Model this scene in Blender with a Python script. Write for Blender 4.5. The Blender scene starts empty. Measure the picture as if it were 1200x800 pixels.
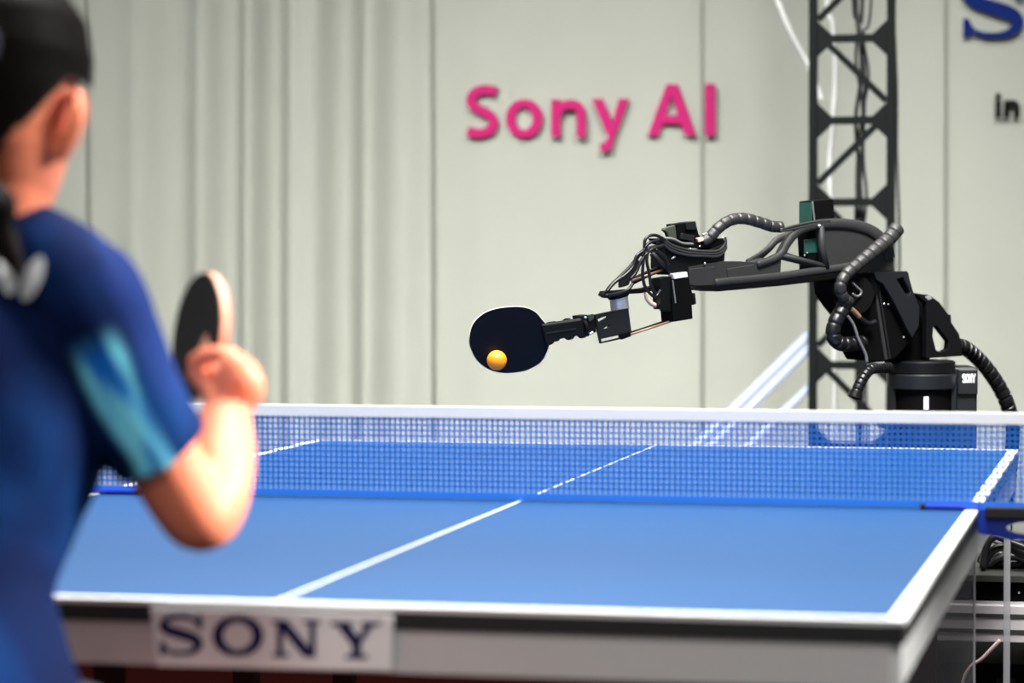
import bpy, bmesh, math, random
from mathutils import Vector, Matrix, noise
from mathutils.geometry import tessellate_polygon
V = Vector
PI = math.pi
random.seed(7)
scene = bpy.context.scene
col = scene.collection

# ------------------------------------------------------------------ camera
FPX = 3321.0
CAM = V((1.0462, -4.638, 1.199))
cd = bpy.data.cameras.new('camera')
cam = bpy.data.objects.new('camera', cd)
col.objects.link(cam)
cam.location = CAM
cam.rotation_euler = (1.535, 0.0021, 0.2245)
cd.sensor_width = 36.0
cd.lens = FPX / 1200 * 36
cd.clip_start = 0.05
cd.dof.use_dof = True
cd.dof.focus_distance = 5.72
cd.dof.aperture_fstop = 2.9
cd.dof.aperture_blades = 9
scene.camera = cam
RM = cam.rotation_euler.to_matrix()
CR, CU, CF = RM @ V((1, 0, 0)), RM @ V((0, 1, 0)), RM @ V((0, 0, -1))
HF = V((CF.x, CF.y, 0)).normalized()       # level forward
HR = V((HF.y, -HF.x, 0))                   # level right
ZZ = V((0, 0, 1))

# ------------------------------------------------------------------ world, lamps, exposure
world = bpy.data.worlds.new('hall_light')
scene.world = world
world.use_nodes = True
world.node_tree.nodes['Background'].inputs[0].default_value = (0.97, 0.985, 1.0, 1)
world.node_tree.nodes['Background'].inputs[1].default_value = 0.33
scene.view_settings.view_transform = 'Standard'
scene.view_settings.look = 'None'
scene.view_settings.gamma = 1
scene.view_settings.exposure = 0.0


def area_lamp(loc, target, sx, sy, power, colour=(1, 0.985, 0.95), spread=180):
    l = bpy.data.lights.new('unseen_lamp', 'AREA')
    l.shape = 'RECTANGLE'
    l.size, l.size_y, l.energy, l.color = sx, sy, power, colour
    l.spread = math.radians(spread)
    o = bpy.data.objects.new('unseen_lamp', l)
    col.objects.link(o)
    o.location = loc
    o.rotation_euler = (V(target) - V(loc)).to_track_quat('-Z', 'Y').to_euler()
    return o


area_lamp((0.9, -0.5, 4.3), (0.1, -0.2, 0.8), 1.8, 1.4, 176, spread=120)       # over the near half of the table
area_lamp((-0.6, 1.0, 4.6), (-0.2, 0.7, 0.7), 2.2, 1.6, 95, spread=100)        # over the far half
area_lamp((-1.7, -0.6, 4.4), (-1.6, 5.0, -0.4), 1.2, 1.0, 126, spread=60)      # added unseen pair, beams narrowed to brighten the lower backdrop
area_lamp((1.3, -0.6, 4.4), (0.7, 5.0, -0.5), 1.2, 1.0, 100, spread=58)  # second of the added backdrop pair
area_lamp((2.6, -0.85, 2.35), (0.05, -1.6, 0.84), 0.7, 0.7, 11, spread=26)      # added unseen spot that brightens the player's forearm
area_lamp((0.5, -6.0, 4.4), (0.2, -1.0, 0.7), 2.0, 1.4, 95)                    # added unseen fill behind the camera, lifts the table front


# ------------------------------------------------------------------ pixel helpers
def ray(px, py):
    return CF + CR * ((px - 600) / FPX) - CU * ((py - 400) / FPX)


def at(px, py, Y):                         # the point seen at a pixel on the plane y = Y
    r = ray(px, py)
    return CAM + r * ((Y - CAM.y) / r.y)


def pd(px, py, d):                         # the point seen at a pixel at a given depth
    return CAM + ray(px, py) * d


# ------------------------------------------------------------------ materials
MATS = {}


def mat(name, c, rough=0.5, metal=0.0, var=0.0, scale=30.0, bump=0.0, spec=0.5, c2=None, sheen=0.0, sss=0.0):
    if name in MATS:
        return MATS[name]
    m = bpy.data.materials.new(name)
    m.use_nodes = True
    nt = m.node_tree
    b = nt.nodes['Principled BSDF']
    b.inputs['Base Color'].default_value = (*c, 1)
    b.inputs['Roughness'].default_value = rough
    b.inputs['Metallic'].default_value = metal
    b.inputs['Specular IOR Level'].default_value = spec
    if sheen:
        b.inputs['Sheen Weight'].default_value = sheen
    if sss:
        b.inputs['Subsurface Weight'].default_value = sss
        b.inputs['Subsurface Radius'].default_value = (0.02, 0.008, 0.004)
        b.inputs['Subsurface Scale'].default_value = 0.6
    tc = nt.nodes.new('ShaderNodeTexCoord')
    nz = nt.nodes.new('ShaderNodeTexNoise')
    nz.inputs['Scale'].default_value = scale
    nz.inputs['Detail'].default_value = 4
    nt.links.new(tc.outputs['Object'], nz.inputs['Vector'])
    if var or c2:
        mx = nt.nodes.new('ShaderNodeMix')
        mx.data_type = 'RGBA'
        c2 = c2 or tuple(max(0, x * (1 - var)) for x in c)
        mx.inputs['A'].default_value = (*c, 1)
        mx.inputs['B'].default_value = (*c2, 1)
        nt.links.new(nz.outputs['Fac'], mx.inputs['Factor'])
        nt.links.new(mx.outputs['Result'], b.inputs['Base Color'])
    if bump:
        bp = nt.nodes.new('ShaderNodeBump')
        bp.inputs['Strength'].default_value = bump
        bp.inputs['Distance'].default_value = 0.002
        nt.links.new(nz.outputs['Fac'], bp.inputs['Height'])
        nt.links.new(bp.outputs['Normal'], b.inputs['Normal'])
    MATS[name] = m
    return m


def clear_mat(name, c, clear, rough=0.08):
    m = bpy.data.materials.new(name)
    m.use_nodes = True
    nt = m.node_tree
    b = nt.nodes['Principled BSDF']
    b.inputs['Base Color'].default_value = (*c, 1)
    b.inputs['Roughness'].default_value = rough
    t = nt.nodes.new('ShaderNodeBsdfTransparent')
    mx = nt.nodes.new('ShaderNodeMixShader')
    mx.inputs[0].default_value = 1 - clear
    nt.links.new(t.outputs[0], mx.inputs[1])
    nt.links.new(b.outputs[0], mx.inputs[2])
    nt.links.new(mx.outputs[0], nt.nodes['Material Output'].inputs[0])
    return m


M_fabric = mat('backdrop_fabric', (0.505, 0.525, 0.465), 0.9, var=0.05, scale=6, bump=0.15, spec=0.1, sheen=0.1)
M_floor = mat('floor_red', (0.0065, 0.0012, 0.0011), 0.9, spec=0.0, var=0.2, scale=9, bump=0.1)
M_blue = mat('table_blue', (0.007, 0.058, 0.172), 0.42, var=0.05, scale=14, bump=0.05, spec=0.5)
M_white = mat('line_white', (0.86, 0.87, 0.86), 0.5, var=0.03)
M_edge = mat('edge_black', (0.012, 0.011, 0.011), 0.5, var=0.2)
M_apron = mat('apron_grey', (0.60, 0.60, 0.59), 0.5, var=0.05, scale=8)
M_steel = mat('undercarriage', (0.05, 0.014, 0.012), 0.7, spec=0.05, var=0.1)
M_band = mat('net_band', (0.9, 0.9, 0.9), 0.85, var=0.02, scale=80, bump=0.2)
M_cord = mat('net_cord', (0.06, 0.36, 0.95), 0.8, var=0.1, scale=200)
nt = M_cord.node_tree                      # thin threads let light through
tl = nt.nodes.new('ShaderNodeBsdfTranslucent')
tl.inputs[0].default_value = (0.10, 0.42, 0.98, 1)
ms = nt.nodes.new('ShaderNodeMixShader')
ms.inputs[0].default_value = 0.45
nt.links.new(nt.nodes['Principled BSDF'].outputs[0], ms.inputs[1])
nt.links.new(tl.outputs[0], ms.inputs[2])
nt.links.new(ms.outputs[0], nt.nodes['Material Output'].inputs[0])
M_clamp = mat('clamp_blue', (0.012, 0.045, 0.45), 0.35, var=0.05)
M_black = mat('robot_black', (0.0020, 0.0022, 0.0028), 0.45, var=0.25, scale=40, spec=0.2)
M_matt = mat('robot_matt', (0.0012, 0.0012, 0.0015), 0.7, var=0.2, scale=40, spec=0.07)
M_char = mat('casting_charcoal', (0.0175, 0.0175, 0.018), 0.6, var=0.25, scale=60, bump=0.15, spec=0.3)
M_slate = mat('plate_slate', (0.0055, 0.0065, 0.0085), 0.45, 0.0, var=0.2, scale=30, spec=0.35)
M_hose = mat('hose_grey', (0.020, 0.0195, 0.0195), 0.42, var=0.3, scale=50, spec=0.4)
M_hoseb = mat('hose_black', (0.004, 0.004, 0.005), 0.35, var=0.3, scale=50, spec=0.35)
M_wire = mat('wire_black', (0.006, 0.006, 0.007), 0.35, var=0.2, spec=0.35)
M_wireg = mat('wire_grey', (0.12, 0.12, 0.125), 0.4, var=0.2)
M_silver = mat('silver', (0.78, 0.79, 0.82), 0.28, 0.85, var=0.05)
M_green = mat('circuit_green', (0.008, 0.055, 0.042), 0.5, var=0.4, scale=60)
M_olive = mat('olive_plate', (0.035, 0.042, 0.03), 0.6, var=0.3, scale=60)
M_copper = mat('copper', (0.30, 0.17, 0.11), 0.4, 0.3, var=0.2)
M_brass = mat('strap_tan', (0.62, 0.47, 0.36), 0.5, 0.0, var=0.2)
M_pale = mat('pale_white', (0.62, 0.62, 0.72), 0.5, var=0.1)
M_rubber = mat('racket_rubber', (0.0018, 0.0024, 0.0055), 0.30, var=0.1, scale=90, spec=0.16)
M_rubberb = mat('rubber_black', (0.014, 0.014, 0.013), 0.6, var=0.1, scale=90, spec=0.2)
M_rubred = mat('rubber_red', (0.55, 0.03, 0.02), 0.45, var=0.1)
M_wood = mat('blade_wood', (0.80, 0.36, 0.22), 0.5, var=0.2, scale=50)
M_woodp = mat('blade_pale', (0.82, 0.76, 0.72), 0.5, var=0.1, scale=50)
M_ball = mat('ball_orange', (1.0, 0.33, 0.010), 0.5, var=0.03, scale=60, sss=0.7)
M_truss = mat('truss_black', (0.004, 0.005, 0.0048), 0.6, 0.0, var=0.2, spec=0.05)
M_pink = mat('pink_acrylic', (0.295, 0.005, 0.085), 0.5, var=0.03, spec=0.1)
M_navy = mat('navy_letter', (0.0015, 0.010, 0.085), 0.6, var=0.05, spec=0.05)
M_ink = mat('ink_black', (0.003, 0.003, 0.0035), 0.7, var=0.05, spec=0.03)
M_print = mat('print_navy', (0.012, 0.008, 0.085), 0.6, var=0.05, spec=0.1)
M_card = mat('card_white', (0.87, 0.90, 0.89), 0.6, var=0.03)
M_alu = mat('aluminium_profile', (0.50, 0.47, 0.49), 0.4, 0.2, var=0.08)
M_grey = mat('plate_grey', (0.022, 0.024, 0.022), 0.5, var=0.1)
M_brace = clear_mat('pale_brace', (0.30, 0.34, 0.46), 0.4, 0.35)
M_cablew = mat('cable_white', (0.36, 0.37, 0.36), 0.7, var=0.02, spec=0.1)
M_clear = clear_mat('acrylic_clear', (0.55, 0.55, 0.57), 0.76, 0.1)
M_skin = mat('skin', (0.80, 0.25, 0.14), 0.5, var=0.12, scale=18, sss=0.3, c2=(0.76, 0.205, 0.105), spec=0.3)
M_hair = mat('hair', (0.008, 0.0055, 0.0045), 0.6, var=0.4, scale=120, bump=0.4, spec=0.12)
M_shoe = mat('shoe_white', (0.7, 0.7, 0.72), 0.5, var=0.1)
M_shorts = mat('shorts_black', (0.012, 0.014, 0.03), 0.85, var=0.2)
M_eye = mat('eye_white', (0.8, 0.78, 0.75), 0.2)
M_lip = mat('lip', (0.5, 0.13, 0.11), 0.4, var=0.1)


# ------------------------------------------------------------------ object helpers
def obj(name, bm, m=None, parent=None, smooth=None, bevel=0.0):
    me = bpy.data.meshes.new(name)
    bmesh.ops.recalc_face_normals(bm, faces=bm.faces[:])
    bm.to_mesh(me)
    bm.free()
    for x in (m if isinstance(m, (list, tuple)) else [m]):
        if x:
            me.materials.append(x)
    o = bpy.data.objects.new(name, me)
    col.objects.link(o)
    if smooth is not None:
        me.shade_smooth()
        if smooth < 180:
            md = o.modifiers.new('es', 'EDGE_SPLIT')
            md.split_angle = math.radians(smooth)
    if bevel:
        md = o.modifiers.new('bv', 'BEVEL')
        md.width = bevel
        md.segments = 2
        md.limit_method = 'ANGLE'
    if parent:
        hang(o, parent)
    return o


def hang(o, parent):                       # meshes are in world coordinates; only Empties carry an offset
    o.parent = parent
    if parent.type == 'EMPTY':
        o.matrix_parent_inverse = Matrix.Translation(-V(parent.location))


def thing(name, label, cat, loc=(0, 0, 0), group=None):
    o = bpy.data.objects.new(name, None)
    col.objects.link(o)
    o.location = loc
    o.empty_display_size = 0.1
    o['label'], o['category'] = label, cat
    if group:
        o['group'] = group
    return o


def tag(o, label, cat, group=None):
    o['label'], o['category'] = label, cat
    if group:
        o['group'] = group
    return o


def struct(o):
    o['kind'] = 'structure'
    return o


def B():
    return bmesh.new()


def box(bm, c, s, X=V((1, 0, 0)), Y=V((0, 1, 0)), Z=V((0, 0, 1))):
    c = V(c)
    v = [bm.verts.new(c + X * (s[0] / 2 * i) + Y * (s[1] / 2 * j) + Z * (s[2] / 2 * k))
         for i in (-1, 1) for j in (-1, 1) for k in (-1, 1)]
    for f in ((0, 1, 3, 2), (4, 6, 7, 5), (0, 4, 5, 1), (2, 3, 7, 6), (0, 2, 6, 4), (1, 5, 7, 3)):
        bm.faces.new([v[i] for i in f])
    return bm


def bar(bm, a, b, w, h, up=ZZ):
    a, b = V(a), V(b)
    X = (b - a).normalized()
    Y = up.cross(X).normalized()
    return box(bm, (a + b) / 2, ((b - a).length, w, h), X, Y, X.cross(Y))


def prism(bm, front, ext, holes=()):       # polygon of 3D points, swept by the vector ext, holes pierced
    loops = [[V(p) for p in front]] + [[V(p) for p in h] for h in holes]
    flat = [p for l in loops for p in l]
    a = [bm.verts.new(p) for p in flat]
    b = [bm.verts.new(p + ext) for p in flat]
    for t in tessellate_polygon(loops):
        try:
            bm.faces.new([a[i] for i in t])
            bm.faces.new([b[i] for i in reversed(t)])
        except ValueError:
            pass
    s = 0
    for l in loops:
        n = len(l)
        for i in range(n):
            j = (i + 1) % n
            bm.faces.new((a[s + i], a[s + j], b[s + j], b[s + i]))
        s += n
    return bm


def catmull(pts, n=8, closed=False):
    pts = [V(p) for p in pts]
    out = []
    N = len(pts)
    for i in range(N if closed else N - 1):
        p1, p2 = pts[i], pts[(i + 1) % N]
        p0 = pts[i - 1] if (i or closed) else p1 * 2 - p2
        p3 = pts[(i + 2) % N] if (i + 2 < N or closed) else p2 * 2 - p1
        for k in range(n):
            t = k / n
            out.append(0.5 * (p1 * 2 + (p2 - p0) * t + (p0 * 2 - p1 * 5 + p2 * 4 - p3) * t * t
                              + (p1 * 3 - p0 - p2 * 3 + p3) * t ** 3))
    if not closed:
        out.append(pts[-1])
    return out


def rings(bm, R, closed=False, caps=True):
    vs = [[bm.verts.new(p) for p in r] for r in R]
    n = len(R[0])
    for i in range(len(vs) - (0 if closed else 1)):
        A, C = vs[i], vs[(i + 1) % len(vs)]
        for k in range(n):
            bm.faces.new((A[k], A[(k + 1) % n], C[(k + 1) % n], C[k]))
    if caps and not closed:
        bm.faces.new(vs[0][::-1])
        bm.faces.new(vs[-1])
    return bm


def tube(bm, pts, r, seg=10, closed=False):
    pts = [V(p) for p in pts]
    N = len(pts)
    rr = r if callable(r) else (lambda i, t: r)
    R = []
    prev = None
    for i, p in enumerate(pts):
        a = pts[i - 1] if (i or closed) else p
        b = pts[(i + 1) % N] if (i < N - 1 or closed) else p
        t = (b - a).normalized()
        if prev is None:
            prev = t.orthogonal().normalized()
        prev = (prev - t * prev.dot(t)).normalized()
        q = t.cross(prev)
        rad = rr(i, i / max(1, N - 1))
        R.append([p + (prev * math.cos(2 * PI * k / seg) + q * math.sin(2 * PI * k / seg)) * rad for k in range(seg)])
    return rings(bm, R, closed)


def resample(pts, step):
    out = [pts[0]]
    acc = 0
    for a, b in zip(pts, pts[1:]):
        L = (b - a).length
        if L == 0:
            continue
        s = step - acc
        while s <= L:
            out.append(a + (b - a) * (s / L))
            s += step
        acc = (acc + L) % step
    return out


def hose(bm, pts, r, pitch=0.021, depth=0.17, seg=14):   # hose of overlapping ribs
    p = resample(catmull(pts, 16), pitch / 8)
    prof = (0.72, 0.98, 1.0, 1.0, 1.0, 1.0, 1.0, 0.98)
    r = r if callable(r) else (lambda t, q=r: q)
    return tube(bm, p, lambda i, t: r(t) * (1 - (1 - prof[i % 8]) * depth / 0.28), seg)


def loft(bm, secs, lat, seg=20, n=5):      # secs: (centre, half width along lat, half depth); rings follow the spine
    P = catmull([s[0] for s in secs], n)
    W = catmull([V((s[1], s[2], 0)) for s in secs], n)
    R = []
    for i, p in enumerate(P):
        t = (P[min(i + 1, len(P) - 1)] - P[max(i - 1, 0)]).normalized()
        x = (lat - t * lat.dot(t)).normalized()
        y = t.cross(x)
        R.append([p + x * (math.cos(2 * PI * k / seg) * W[i].x) + y * (math.sin(2 * PI * k / seg) * W[i].y) for k in range(seg)])
    return rings(bm, R)


def ball(bm, c, rx, ry=None, rz=None, X=V((1, 0, 0)), Y=V((0, 1, 0)), Z=ZZ, u=20, v=14):
    ry, rz = ry or rx, rz or rx
    c = V(c)
    R = []
    for j in range(1, v):
        th = PI * j / v
        R.append([c + X * (rx * math.sin(th) * math.cos(2 * PI * k / u)) + Y * (ry * math.sin(th) * math.sin(2 * PI * k / u))
                  + Z * (rz * math.cos(th)) for k in range(u)])
    return rings(bm, R)


def lathe(bm, c, prof, seg=40, Z=ZZ, X=None):
    c = V(c)
    X = X or Z.orthogonal().normalized()
    Y = Z.cross(X)
    return rings(bm, [[c + Z * z + (X * math.cos(2 * PI * k / seg) + Y * math.sin(2 * PI * k / seg)) * r for k in range(seg)]
                      for r, z in prof])


def fuse(bm, name, voxel, smooth=6, m=None, parent=None):     # one continuous skin out of overlapping lofts
    bmesh.ops.recalc_face_normals(bm, faces=bm.faces[:])
    me = bpy.data.meshes.new(name)
    bm.to_mesh(me)
    bm.free()
    t = bpy.data.objects.new(name, me)
    col.objects.link(t)
    md = t.modifiers.new('r', 'REMESH')
    md.mode = 'VOXEL'
    md.voxel_size = voxel
    md.use_smooth_shade = True
    sm = t.modifiers.new('s', 'SMOOTH')
    sm.iterations = smooth
    dg = bpy.context.evaluated_depsgraph_get()
    nm = bpy.data.meshes.new_from_object(t.evaluated_get(dg))
    bpy.data.objects.remove(t)
    nm.materials.clear()
    if m:
        nm.materials.append(m)
    nm.shade_smooth()
    nm.name = name
    o = bpy.data.objects.new(name, nm)
    col.objects.link(o)
    if parent:
        hang(o, parent)
    return o


def strip(bm, pts, widths, mp, ext, closed=False):   # a pen stroke of varying width; mp maps 2D to 3D
    P = [V((p[0], p[1], 0)) for p in pts]
    n = len(P)
    L, Rr = [], []
    for i, p in enumerate(P):
        a = P[i - 1] if (i or closed) else p
        b = P[(i + 1) % n] if (i < n - 1 or closed) else p
        t = (b - a).normalized()
        q = V((-t.y, t.x, 0)) * (widths[i] / 2)
        L.append(mp(p + q))
        Rr.append(mp(p - q))
    A = [bm.verts.new(x) for x in L]
    C = [bm.verts.new(x) for x in Rr]
    A2 = [bm.verts.new(x + ext) for x in L]
    C2 = [bm.verts.new(x + ext) for x in Rr]
    for i in range(n if closed else n - 1):
        j = (i + 1) % n
        bm.faces.new((A[i], A[j], C[j], C[i]))
        bm.faces.new((A2[i], C2[i], C2[j], A2[j]))
        bm.faces.new((A[i], A2[i], A2[j], A[j]))
        bm.faces.new((C[i], C[j], C2[j], C2[i]))
    if not closed:
        bm.faces.new((A[0], C[0], C2[0], A2[0]))
        bm.faces.new((A[-1], A2[-1], C2[-1], C[-1]))
    return bm


# ------------------------------------------------------------------ letters (2D, in sign units, y down)
LAYER = [0]


def lift(mp, e):                           # strokes of one letter lie a hair apart
    LAYER[0] = (LAYER[0] + 1) % 5
    d = e.normalized() * (0.0002 * LAYER[0])
    return lambda p: mp(p) - d


def pen(bm, pts, w, mp, ext, n=6, closed=False):
    c = catmull([V((p[0], p[1], 0)) for p in pts], n, closed)
    if isinstance(w, (int, float)):
        ws = [w] * len(c)
    else:
        ws = [v.x for v in catmull([V((x, 0, 0)) for x in w], n, closed)]
    return strip(bm, c, ws, lift(mp, ext), ext, closed)


def poly(bm, pts, mp, ext):
    mp = lift(mp, ext)
    return prism(bm, [mp(V((x, y, 0))) for x, y in pts], ext)


def sans_S(bm, x, y, w, h, s, mp, e):
    u = [(.93, .115), (.72, .085), (.47, .088), (.24, .16), (.155, .29), (.25, .40), (.5, .49), (.74, .585), (.845, .71), (.76, .84), (.53, .91), (.28, .912), (.05, .875)]
    pen(bm, [(x + a * w, y + b * h) for a, b in u], s, mp, e)


def ring_O(bm, x, y, w, h, sx, sy, mp, e):
    N = 40
    pts = [(x + w / 2 + (w / 2 - sx / 2) * math.cos(2 * PI * k / N), y + h / 2 + (h / 2 - sy / 2) * math.sin(2 * PI * k / N)) for k in range(N)]
    ws = [sx * abs(math.cos(2 * PI * k / N)) ** 1.3 + sy * (1 - abs(math.cos(2 * PI * k / N)) ** 1.3) for k in range(N)]
    strip(bm, pts, ws, mp, e, True)


def sans_n(bm, x, y, w, h, s, mp, e):
    poly(bm, [(x, y), (x + s, y), (x + s, y + h), (x, y + h)], mp, e)
    pen(bm, [(x + s * .6, y + h * .42), (x + s * 1.1, y + h * .2), (x + w * .62, y + s * .52), (x + w - s * .62, y + h * .26), (x + w - s / 2, y + h * .5), (x + w - s / 2, y + h)], s, mp, e)


def serif_S(bm, x, y, w, h, mp, e):
    u = [(.87, .32), (.80, .155), (.64, .06), (.42, .055), (.22, .11), (.135, .25), (.22, .37), (.5, .475), (.78, .59), (.865, .74), (.77, .88), (.58, .945), (.36, .94), (.2, .86), (.125, .69)]
    k = [.05, .08, .10, .10, .14, .20, .23, .24, .23, .20, .15, .10, .10, .08, .05]
    pen(bm, [(x + a * w, y + b * h) for a, b in u], [q * h for q in k], mp, e)
    poly(bm, [(x + .84 * w, y + .01 * h), (x + .94 * w, y + .01 * h), (x + .94 * w, y + .35 * h), (x + .87 * w, y + .35 * h)], mp, e)
    poly(bm, [(x + .06 * w, y + .66 * h), (x + .14 * w, y + .66 * h), (x + .17 * w, y + .985 * h), (x + .06 * w, y + .985 * h)], mp, e)


def serif_N(bm, x, y, w, h, mp, e):
    P = lambda *q: poly(bm, [(x + a * w, y + b * h) for a, b in q], mp, e)
    P((.10, 0), (.22, 0), (.22, 1), (.10, 1))
    P((.78, 0), (.90, 0), (.90, 1), (.78, 1))
    P((.04, 0), (.30, 0), (.93, 1), (.67, 1))
    P((0, 0), (.3, 0), (.3, .1), (0, .1))
    P((0, .9), (.34, .9), (.34, 1), (0, 1))
    P((.66, 0), (1, 0), (1, .1), (.66, .1))


def serif_Y(bm, x, y, w, h, mp, e):
    P = lambda *q: poly(bm, [(x + a * w, y + b * h) for a, b in q], mp, e)
    P((.06, 0), (.32, 0), (.60, .52), (.60, .62), (.42, .62))
    P((.74, 0), (.90, 0), (.60, .58), (.50, .5))
    P((.42, .5), (.60, .5), (.60, 1), (.42, 1))
    P((0, 0), (.42, 0), (.42, .1), (0, .1))
    P((.62, 0), (1, 0), (1, .1), (.62, .1))
    P((.3, .9), (.74, .9), (.74, 1), (.3, 1))


# ================================================================== setting
YW = 5.0
struct(obj('floor', box(B(), (-0.2, 0.2, -0.05), (11, 12, 0.1)), M_floor))
wall = struct(obj('wall_back', box(B(), (-0.2, 5.25, 2.0), (11, 0.1, 4.0)), M_fabric))


def folds(x):                              # how far the hanging cloth stands out at x
    g = lambda c, s, a: a * math.exp(-((x - c) / s) ** 2)
    f = 0
    for px, s, a in ((165, 12, .016), (207, 15, -.014), (240, 9, .018), (272, 13, -.02), (296, 8, .026), (322, 12, -.02), (346, 8, .022),
                     (372, 9, .020), (402, 14, -.024), (437, 10, .028), (470, 14, -.014), (565, 12, .010), (605, 16, .008), (690, 20, -.008),
                     (760, 20, .007), (885, 16, .008), (925, 14, -.010), (1130, 24, .008)):
        f += g(at(px, 300, YW).x, s / 335 * 1.7, a * (2.9 if px < 500 else 1.6))
    return f + 0.006 * math.sin(x * 5.3) + 0.004 * math.sin(x * 11 + 1)


seams = [-5.6, -4.3, -2.9] + [at(p, 300, YW).x for p in (101, 505, 822, 1107)] + [1.9, 3.2, 4.9]
for a, b in zip(seams, seams[1:]):
    bm = B()
    n = max(8, int((b - a) / 0.012))
    dps = [0.013 if abs(e_ - m_) < 0.01 else 0.0012 for e_ in (a, b) for m_ in [min((at(101, 300, YW).x, at(505, 300, YW).x), key=lambda q: abs(q - e_))]]
    zs = [0.0, 0.5, 1.0, 1.5, 2.0, 2.5, 3.0, 3.5, 4.0]
    G = []
    for i in range(n + 1):
        x = a + (b - a) * i / n
        edge = min(x - a, b - x)
        tuck = -dps[0 if x - a < b - x else 1] * math.exp(-(edge / 0.009) ** 2)
        G.append([bm.verts.new((x + 0.005 * math.sin(z * 1.3), YW - folds(x + 0.015 * math.sin(z + 1)) * (1 - 0.12 * z) - tuck, z)) for z in zs])
    for i in range(n):
        for j in range(len(zs) - 1):
            bm.faces.new((G[i][j], G[i + 1][j], G[i + 1][j + 1], G[i][j + 1]))
    bmesh.ops.solidify(bm, geom=bm.faces[:], thickness=0.002)
    obj('fabric_panel', bm, M_fabric, wall, 180)

# raised lettering on the backdrop
mpw = lambda p: at(p.x, p.y, YW - 0.040)
ew = V((0, 0.014, 0))


def lettering(label, c, glyphs, m):
    t = thing('wall_lettering', label, 'lettering', at(*c, YW - 0.04))
    for g, *stand in glyphs:
        bm = B()
        g(bm)
        o = obj('letter', bm, m, t)
        for s in stand:                     # pins that hold the letter off the cloth
            obj('mounting_pin', tube(B(), [at(*s, YW - 0.03), at(*s, YW + 0.02)], 0.006, 8), M_silver, o)
    return t


def glyph_y(bm):
    poly(bm, [(693.5, 115.5), (706, 115.5), (719, 147), (713, 161)], mpw, ew)
    poly(bm, [(725, 115.5), (737, 115.5), (715.5, 171), (709, 174)], mpw, ew)
    pen(bm, [(714.5, 165), (711, 171.5), (703, 172.5)], [8, 9.5, 9.5], mpw, ew)


def glyph_A(bm):
    prism(bm, [mpw(V((x, y, 0))) for x, y in ((781, 98.5), (794, 98.5), (815.5, 158.5), (802.5, 158.5), (797.5, 144.5), (776.5, 144.5), (771, 159), (758.5, 159))], ew,
          [[mpw(V((x, y, 0))) for x, y in ((787, 110.5), (779.5, 135), (794.2, 135))]])


lettering('large pink raised letters spelling a two-word name across the grey backdrop', (690, 140), [
    (lambda b: sans_S(b, 545.5, 100, 39, 61, 10.8, mpw, ew), (556, 107), (570, 152)),
    (lambda b: ring_O(b, 592.5, 116, 43, 45.5, 11, 9.5, mpw, ew), (600, 140), (629, 140)),
    (lambda b: sans_n(b, 646, 116.5, 40, 43.5, 10.3, mpw, ew), (651, 125), (680, 150)),
    (glyph_y, (703, 125), (712, 160)),
    (glyph_A, (787, 104), (805, 150)),
    (lambda b: poly(b, [(826, 98), (838, 98), (838, 158.5), (826, 159)], mpw, ew), (832, 104), (832, 150))], M_pink)
lettering('large navy raised serif letter at the top right of the backdrop', (1163, 20),
          [(lambda b: serif_S(b, 1124, -24, 80, 69, mpw, ew), (1160, 12))], M_navy)


def glyph_i(bm):
    poly(bm, [(1166.5, 117.5), (1173, 117.5), (1173, 138), (1166.5, 138)], mpw, ew)
    ring_O(bm, 1166.2, 109, 7, 7, 3.6, 3.6, mpw, ew)


lettering('small black raised letters under the navy serif letter on the backdrop', (1180, 127),
          [(glyph_i, (1170, 130)), (lambda b: sans_n(b, 1176.5, 117.3, 18.4, 20.7, 6.6, mpw, ew), (1179, 130))], M_ink)

# ================================================================== table
TZ, TW, YN, YF = 0.76, 0.7625, -1.37, 1.335
table = thing('table_tennis_table', 'large blue table tennis table with white lines and black edge', 'table', (0, 0, 0))
for a, b in ((YN, -0.003), (0.003, YF)):
    obj('tabletop', box(B(), (0, (a + b) / 2, TZ - 0.0095), (TW * 2 - 0.004, b - a - 0.004, 0.019)), M_blue, table)
e = 0.0006
for s in (-1, 1):
    for a, b in ((YN, -0.003), (0.003, YF)):
        obj('side_line', box(B(), (s * (TW - 0.010), (a + b) / 2, TZ - 0.0025 + e), (0.020, b - a, 0.006)), M_white, table)
for y in (YN + 0.008, YF - 0.008):
    obj('end_line', box(B(), (0, y, TZ - 0.0028 + e), (TW * 2 - 0.040, 0.016, 0.0066)), M_white, table)
for a, b in ((YN + .02, -0.003), (0.003, YF - .02)):
    obj('centre_line', box(B(), (0, (a + b) / 2, TZ + e / 2), (0.0040, b - a, e)), M_white, table)
for s in (-1, 1):
    obj('edge_band', box(B(), (s * (TW - 0.004), (YN + YF) / 2, TZ - 0.0165), (0.0085, YF - YN, 0.022)), M_edge, table)
    obj('apron', box(B(), (s * (TW - 0.016), (YN + YF) / 2, TZ - 0.054), (0.022, YF - YN - 0.03, 0.053)), M_apron, table)
for y, s in ((YN, 1), (YF, -1)):
    obj('edge_band', box(B(), (0, y + s * 0.004, TZ - 0.0165), (TW * 2, 0.0085, 0.022)), M_edge, table)
    obj('apron', box(B(), (0, y + s * 0.016, TZ - 0.054), (TW * 2 - 0.03, 0.022, 0.053)), M_apron, table)
for x in (-0.6, 0.6):
    for y in (-1.0, -0.35, 0.35, 1.0):
        lg = obj('leg', bar(B(), (x, y, TZ - 0.05), (x, y, 0.02), 0.04, 0.04, V((0, 1, 0))), M_steel, table)
        obj('foot', lathe(B(), (x, y, 0), [(0.028, 0), (0.03, 0.004), (0.03, 0.02), (0.02, 0.025)], 16), M_edge, lg)
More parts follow.
